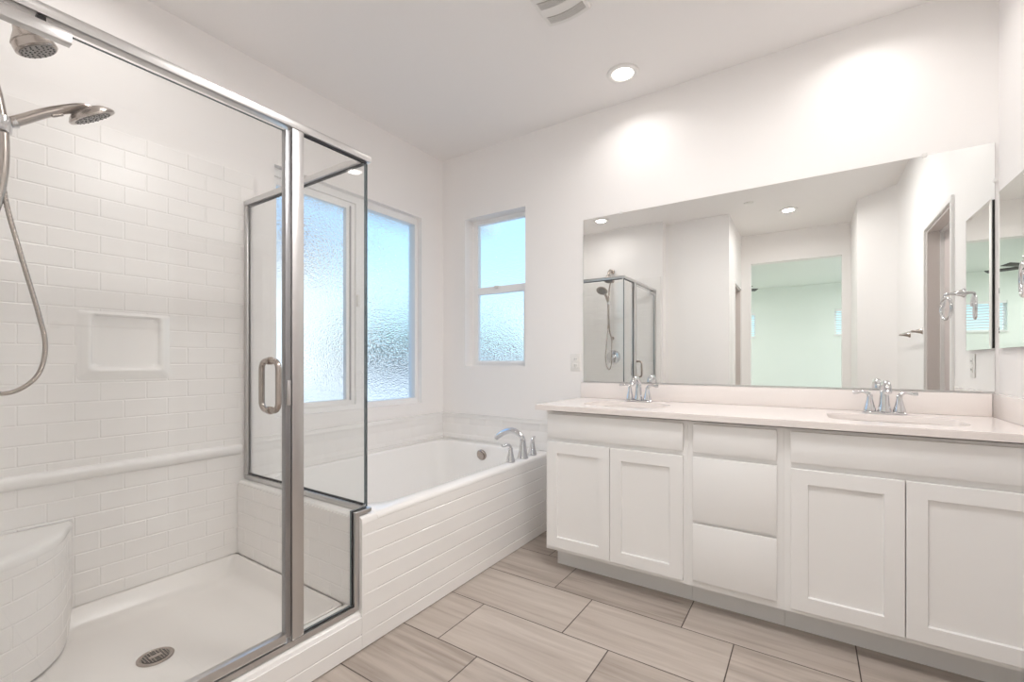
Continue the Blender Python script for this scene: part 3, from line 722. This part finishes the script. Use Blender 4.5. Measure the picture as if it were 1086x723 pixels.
tag(obj('backsplash', bx(1.226, RW - .024, -.021, -.002, CZ1 + .0005, .9985, bev=.002), 'quartz', loc=(2.18, -.01, CZ1)), 'low pale quartz backsplash under the long wall mirror', 'backsplash')
tag(obj('side_splash', bx(RW - .0235, RW - .0015, -.600, -.002, CZ1 + .0005, .9985, bev=.002), 'quartz', loc=(RW, -.3, CZ1)), 'short pale quartz side splash against the right wall', 'backsplash')
# sinks
def make_sink(sx, sy, label):
    r = thing('sink', label, 'sink', (sx, sy, .74), 'undermount sinks')
    b = bmesh.new(); lps = []
    for (g, z) in ((.022, CZ0 - .001), (.022, CZ0 - .010), (.012, CZ0 - .012), (-.004, .862)): lps.append([(x, y, z) for x, y in rrect(sx - SW - g, sx + SW + g, sy - SD - g, sy + SD + g, SR + g * .6, 8)])
    inner = []
    for (g, z) in ((.022, CZ0 - .0008), (.003, CZ0 - .0008), (.000, CZ0 - .006), (-.008, .84), (-.022, .80), (-.045, .768), (-.08, .755), (-.12, .750)):
        inner.append([(x, y, z) for x, y in rrect(sx - SW - g, sx + SW + g, sy - SD - g, sy + SD + g, max(.02, SR + g * .5), 8)])
    loft(b, inner, close_last=True); obj('bowl', b, 'ceramic', r, angle=60)
    b = bmesh.new(); lathe(b, [(0, 0), (.022, 0), (.022, .002), (.014, .004), (0, .004)], (sx, sy, .7505), seg=20); obj('drain', b, 'chrome', r)
    return r
s1 = make_sink(*SINKS[0], 'white undermount sink in the counter nearest the bathtub')
dup(s1, (SINKS[1][0], SINKS[1][1], .74), 'white undermount sink in the counter nearest the right wall')
# vanity faucets
def make_faucet(x, y, label):
    r = thing('vanity_faucet', label, 'faucet', (x, y, CZ1 + .0005), 'chrome vanity faucets'); z = CZ1 + .0005
    b = bmesh.new(); loft(b, [[(px, py, zz) for px, py in rrect(x - .080 + g, x + .080 - g, y - .026 + g, y + .026 - g, .025 - g, 6)] for g, zz in ((0, z), (0, z + .006), (.004, z + .010), (.01, z + .011))], close_first=True, close_last=True)
    obj('base_plate', b, 'chrome', r)
    b = bmesh.new(); bell(b, x, y, z + .0105, .0255, .0155, .092); obj('spout_body', b, 'chrome', r)
    b = bmesh.new(); pts = spline([(x, y, z + .100), (x, y - .006, z + .120), (x, y - .034, z + .136), (x, y - .070, z + .136), (x, y - .102, z + .118), (x, y - .116, z + .100)], 5); n_ = len(pts)
    tube(b, pts, [.0135 + .001 * math.sin(PI * i / n_) for i in range(n_)], 16); obj('spout', b, 'chrome', r)
    for s in (-1, 1):
        b = bmesh.new(); bell(b, x + s * .0515, y, z + .0105, .0235, .0105, .072); hb = obj('handle', b, 'chrome', r)
        b = bmesh.new(); pts = spline([(x + s * .051, y, z + .080), (x + s * .060, y, z + .091), (x + s * .078, y, z + .096), (x + s * .098, y, z + .092), (x + s * .114, y, z + .093)], 4); n_ = len(pts)
        tube(b, pts, [.0075 + .0014 * math.sin(3 * PI * i / n_) for i in range(n_)], 12); obj('lever', b, 'chrome', hb)
    return r
f1 = make_faucet(1.641, -.115, 'chrome two-lever faucet behind the sink nearest the bathtub')
dup(f1, (2.757, -.115, CZ1 + .0005), 'chrome two-lever faucet behind the sink nearest the right wall')

# ------------------------------------------------------------------ mirrors
MX0, MX1, MZ0, MZ1 = 1.241, 3.131, 1.001, 2.062
r = thing('wall_mirror', 'long frameless wall mirror above the vanity backsplash', 'mirror', (2.18, -.003, MZ0))
b = bmesh.new(); box(b, MX0, MX1, -.0075, -.0015, MZ0, MZ1)
for f in b.faces:
    f.material_index = 0 if f.normal.y < -.5 else 1
obj('glass', b, None, r, smooth=False, mats=['mirror', 'mirredge'])
obj('bottom_channel', bx(MX0, MX1, -.0105, -.0078, MZ0 - .0015, MZ0 + .007), 'alu', r, smooth=False)
for x in (1.495, 2.909):
    obj('clip', bx(x - .009, x + .009, -.013, -.0015, MZ1 - .008, MZ1 + .012, bev=.003), 'plastic', r)
obj('clip', bx(MX1 - .006, MX1 + .006, -.013, -.0015, 1.893, 1.910, bev=.003), 'plastic', r)
r = thing('medicine_cabinet', 'mirrored medicine cabinet with black edges on the right wall', 'cabinet', (RW, -.235, 1.19))
cy0, cy1, cz0, cz1 = -.430, -.055, 1.19, 1.838
obj('body', bx(RW - .0102, RW - .0008, cy0 + .004, cy1 - .002, cz0 + .003, cz1 - .004), 'black', r, smooth=False)
b = bmesh.new(); xd = RW - .0107; bw = .018
o_ = [(cy0, cz0), (cy1, cz0), (cy1, cz1), (cy0, cz1)]; i_ = [(cy0 + bw, cz0 + bw), (cy1 - bw, cz0 + bw), (cy1 - bw, cz1 - bw), (cy0 + bw, cz1 - bw)]
loft(b, [[(xd, y, z) for y, z in o_], [(xd - .0032, y, z) for y, z in o_], [(xd - .0052, y, z) for y, z in i_]], close_first=True, close_last=True)
obj('mirror_door', b, 'mirror', r, smooth=False)

# ------------------------------------------------------------------ wall fittings
def outlet(name, label, o, u, n):
    """Duplex outlet plate; o = centre on the wall, u = horizontal direction, n = wall normal."""
    o, u, n = Vector(o), Vector(u), Vector(n); w = Vector((0, 0, 1))
    r = thing(name, label, 'outlet', o)
    def blk(b, u0, u1, w0, w1, d0, d1, bev=0):
        bb = bmesh.new(); box(bb, u0, u1, w0, w1, d0, d1, bev=bev)
        for v in bb.verts: v.co = o + u * v.co.x + w * v.co.y + n * v.co.z
        me = bpy.data.meshes.new('t'); bb.to_mesh(me); bb.free(); b.from_mesh(me); bpy.data.meshes.remove(me)
    b = bmesh.new(); blk(b, -.0355, .0355, -.0585, .0585, .0008, .006, .0025); pl = obj('cover_plate', b, 'plastic', r)
    for s in (-1, 1):
        b = bmesh.new(); blk(b, -.0165, .0165, s * .0205 - .0145, s * .0205 + .0145, .0062, .0085, .003); rc = obj('receptacle', b, 'plastic', pl)
        b = bmesh.new()
    for s in (-1, 1):
        for q in (-1, 1):
            b = bmesh.new(); blk(b, q * .0065 - .0012, q * .0065 + .0012, s * .0205 - .003, s * .0205 + .006, .0086, .0092); obj('slot', b, 'slot', pl, smooth=False)
    return r
outlet('wall_outlet', 'white duplex outlet beside the left edge of the long mirror', (1.183, 0, 1.13), (1, 0, 0), (0, -1, 0))
outlet('wall_outlet', 'white outlet under the medicine cabinet, seen in the long mirror', (RW, -.365, 1.115), (0, 1, 0), (-1, 0, 0))

r = thing('towel_ring', 'chrome towel ring on the right wall beside the medicine cabinet', 'towel ring', (RW, -.52, 1.489))
b = bmesh.new(); lathe(b, [(0, 0), (.024, .0005), (.024, .004), (.017, .014), (.008, .045), (.006, .062), (0, .064)], (RW, -.52, 1.489), (-1, 0, 0), 24); obj('post', b, 'chrome', r)
b = bmesh.new(); cz = 1.412; xr = 3.078; pts = spline([(xr + .006, -.52, 1.489), (xr - .004, -.535, 1.484), (xr - .003, -.557, 1.462), (xr - .003, -.571, 1.43)], 6)
for k in range(1, 41):
    a = -.32 + 2 * PI * k / 40 * .97; pts.append((xr - .003 - .010 * math.cos(a) , -.517 - .056 * math.cos(a), cz - .056 * math.sin(a)))
tube(b, pts, .0072, 12); obj('ring', b, 'chrome', r)
r = thing('towel_bar', 'chrome towel bar on the right wall beyond the door', 'towel bar', (RW, -1.76, 1.345))
for y in (-1.514, -2.01):
    b = bmesh.new(); lathe(b, [(0, 0), (.024, .0005), (.024, .004), (.017, .014), (.009, .045), (.008, .066), (0, .069)], (RW, y, 1.348), (-1, 0, 0), 24); obj('post', b, 'nickel', r)
b = bmesh.new(); tube(b, [(RW - .062, -1.502, 1.348), (RW - .062, -2.022, 1.348)], .0062, 12); obj('bar', b, 'nickel', r)

# ------------------------------------------------------------------ ceiling fittings
def make_light(x, y, label, lamp='lamp', rad=.078, watt=WATT, col=(1, .965, .94), spread=140):
    r = thing('recessed_light', label, 'ceiling light', (x, y, H), 'recessed ceiling lights')
    b = bmesh.new(); k = rad / .078; lathe(b, [(.058 * k, -.004), (.062 * k, -.009), (.076 * k, -.012), (.084 * k, -.009), (.088 * k, -.0012), (.088 * k, -.0005), (.058 * k, -.0005)], (x, y, H), seg=36, close=True); obj('trim_ring', b, 'plastic', r)
    b = bmesh.new(); lathe(b, [(0, -.0045), (.0575 * k, -.0045), (.0575 * k, -.001), (0, -.001)], (x, y, H), seg=32); obj('lens', b, lamp, r)
    ld = bpy.data.lights.new('lamp', 'AREA'); ld.shape = 'DISK'; ld.size = .098; ld.energy = watt; ld.color = col; ld.spread = math.radians(spread)
    lo = bpy.data.objects.new('lamp', ld); C.collection.objects.link(lo); lo.parent = r; lo.location = (0, 0, -.009)
    return r
L1 = make_light(1.602, -.275, 'round recessed ceiling light above the sink nearest the bathtub')
def lamp_power(root, w, spread=165):
    for o in root.children:
        if o.type == 'LIGHT': o.data = o.data.copy(); o.data.energy = w; o.data.spread = math.radians(spread)
dup(L1, (2.70, -.275, H), 'round recessed ceiling light above the sink nearest the right wall')
lsh = dup(L1, (.48, -2.16, H), 'round recessed ceiling light over the shower, seen in the long mirror')
lhl = dup(L1, (2.29, -2.91, H), 'round recessed ceiling light at the hall, seen in the long mirror')
r = thing('added_ceiling_light', 'added wide round fill light on the ceiling, out of view', 'ceiling light', (2.25, -1.45, H))  # fill lamp added out of view to even out the room's brightness
b = bmesh.new(); lathe(b, [(.236, -.030), (.250, -.030), (.252, -.026), (.252, -.0005), (.236, -.0005)], (2.25, -1.45, H), seg=48, close=True); obj('trim_ring', b, 'plastic', r)
b = bmesh.new(); lathe(b, [(0, -.024), (.235, -.024), (.235, -.001), (0, -.001)], (2.25, -1.45, H), seg=48); obj('lens', b, 'lamp', r)
ld = bpy.data.lights.new('lamp', 'AREA'); ld.shape = 'DISK'; ld.size = .46; ld.energy = MIDWATT; ld.color = (1, .985, .975)
lo = bpy.data.objects.new('lamp', ld); C.collection.objects.link(lo); lo.parent = r; lo.location = (0, 0, -.029)
lamp_power(lsh, 2.4); lamp_power(lhl, 5.5)
B1 = make_light(.2, -5.2, 'added unseen recessed light in the bedroom ceiling nearest the hall', 'added_bedlamp', watt=BEDWATT, col=(1, 1, 1), spread=175)  # the bedroom ceiling lamps are unseen, added to brighten that room
dup(B1, (4.2, -5.2, H), 'added unseen recessed light in the bedroom ceiling by the added glass door')
dup(B1, (.2, -7.4, H), 'added unseen recessed light in the far bedroom ceiling corner')
dup(B1, (4.2, -7.4, H), 'added unseen recessed light in the bedroom ceiling by the far window')
b = bmesh.new(); lathe(b, [(0, -.010), (.03, -.010), (.042, -.006), (.044, -.0005), (0, -.0005)], (1.96, -2.45, H), seg=28)
tag(obj('sprinkler_cover', b, 'plastic', loc=(1.96, -2.45, H)), 'small flat round cover plate on the ceiling near the hall', 'sprinkler cover')
r = thing('exhaust_fan', 'white ceiling exhaust fan cover with two curved grilles', 'exhaust fan', (1.545, -.99, H))
def fan_cover():
    x0, x1, y0, y1 = 1.438, 1.652, -1.16, -.825
    b = bmesh.new(); lp = []
    def outl(g, z):
        P = []
        n = 12
        for k in range(n + 1):
            t = k / n; x = x0 + g + (x1 - x0 - 2 * g) * t; P.append((x, y1 - g + .016 * (1 - (2 * t - 1) ** 2), z))
        for k in range(n + 1):
            t = 1 - k / n; x = x0 + g + (x1 - x0 - 2 * g) * t; P.append((x, y0 + g - .016 * (1 - (2 * t - 1) ** 2), z))
        return P
    loft(b, [outl(0, H - .0005), outl(0, H - .012), outl(.005, H - .018), outl(.012, H - .020)], close_first=True, close_last=True)
    obj('cover', b, 'fanplastic', r, angle=30)
    for yc in (-.870, -.966, -1.062):
        b = bmesh.new(); P = []; n = 12; hw = .021
        a0, a1 = x0 + .019, x1 - .017
        for k in range(n + 1):
            t = k / n; P.append((a0 + (a1 - a0) * t, yc + hw + .014 * (1 - (2 * t - 1) ** 2)))
        for k in range(n + 1):
            t = 1 - k / n; P.append((a0 + (a1 - a0) * t, yc - hw + .014 * (1 - (2 * t - 1) ** 2)))
        prism(b, P, 'z', H - .0208, H - .0202); g = obj('grille', b, 'fandark', r, smooth=False)
        b = bmesh.new(); nf = 34
        for k in range(nf):
            t = (k + .5) / nf; x = a0 + (a1 - a0) * t; dy = .014 * (1 - (2 * t - 1) ** 2)
            box(b, x - .0012, x + .0012, yc - hw + dy, yc + hw + dy, H - .0245, H - .0209)
        obj('fins', b, 'fanplastic', g, smooth=False)
fan_cover()

# ------------------------------------------------------------------ bedroom seen through the opening in the mirror
def bed_window(n, w):
    x0, x1, z0, z1 = w; r = thing('window_%d' % n, None, None, ((x0 + x1) / 2, BY, z0), kind='structure')
    b = bmesh.new(); holed(b, 'y', BY - .12, BY - .08, (x0, x1), (z0, z1), [(x0 + .03, x1 - .03, z0 + .03, z1 - .03)]); fr = obj('window_frame', b, 'vinyl', r, smooth=False)
    obj('pane', bx(x0 + .025, x1 - .025, BY - .105, BY - .099, z0 + .025, z1 - .025), 'bedglass', fr, smooth=False)
    obj('window_sill', bx(x0 - .02, x1 + .02, BY + .0005, BY + .03, z0 - .022, z0 - .0005), 'trim', r, smooth=False)
bed_window(3, WA); bed_window(4, WB)
def blinds(w, label):
    x0, x1, z0, z1 = w; r = thing('window_blind', label, 'blind', ((x0 + x1) / 2, BY, z1), 'bedroom blinds')
    obj('headrail', bx(x0 + .004, x1 - .004, BY - .07, BY - .012, z1 - .05, z1 - .002), 'blind', r, smooth=False)
    for k in range(9):
        z = z1 - .08 - k * .050
        b = bmesh.new(); box(b, x0 + .006, x1 - .006, -.024, .024, -.0012, .0012)
        for v in b.verts:
            y, q = v.co.y, v.co.z; a = .35; v.co.y = BY - .042 + y * math.cos(a); v.co.z = z + y * math.sin(a) + q
        obj('slat', b, 'blind', r, smooth=False)
blinds(WA, 'white slatted blind in the bedroom window, left of the opening in the mirror'); blinds(WB, 'white slatted blind in the bedroom window, right of the opening in the mirror')
r = thing('window_5', None, None, (5.27, -6.4, .05), kind='structure')  # unseen sliding glass door, added so daylight fills the bedroom and hall
b = bmesh.new(); holed(b, 'x', 5.24, 5.30, (SL[0], SL[1]), (SL[2], SL[3]), [(SL[0] + .06, -6.43, .11, 2.24), (-6.37, SL[1] - .06, .11, 2.24)]); fr = obj('window_frame', b, 'vinyl', r, smooth=False)
obj('pane', bx(5.266, 5.272, SL[0] + .055, -6.425, .105, 2.245), 'bedglass', fr, smooth=False); obj('pane', bx(5.276, 5.282, -6.375, SL[1] - .055, .105, 2.245), 'bedglass', fr, smooth=False)
r = thing('ceiling_fan', 'dark ceiling fan in the bedroom, seen in the mirrors', 'ceiling fan', (1.28, -6.0, H))
b = bmesh.new(); lathe(b, [(0, -.0005), (.07, -.0005), (.065, -.03), (.03, -.06), (0, -.06)], (1.28, -6.0, H), seg=24); obj('canopy', b, 'blade', r)
b = bmesh.new(); lathe(b, [(.012, -.055), (.012, -.27)], (1.28, -6.0, H), seg=12); obj('downrod', b, 'blade', r)
b = bmesh.new(); lathe(b, [(0, -.26), (.05, -.265), (.10, -.30), (.11, -.34), (.10, -.39), (.06, -.42), (0, -.425)], (1.28, -6.0, H), seg=28); obj('motor', b, 'blade', r)
for k in range(5):
    a = math.radians(72 * k + 40); b = bmesh.new(); box(b, .09, .50, -.055, .055, -.004, .004, bev=.002)
    for v in b.verts:
        x, y, z = v.co; y2 = y * math.cos(.2) - z * math.sin(.2); z2 = y * math.sin(.2) + z * math.cos(.2)
        v.co = Vector((1.28 + x * math.cos(a) - y2 * math.sin(a), -6.0 + x * math.sin(a) + y2 * math.cos(a), H - .36 + z2))
    obj('blade', b, 'blade', r)
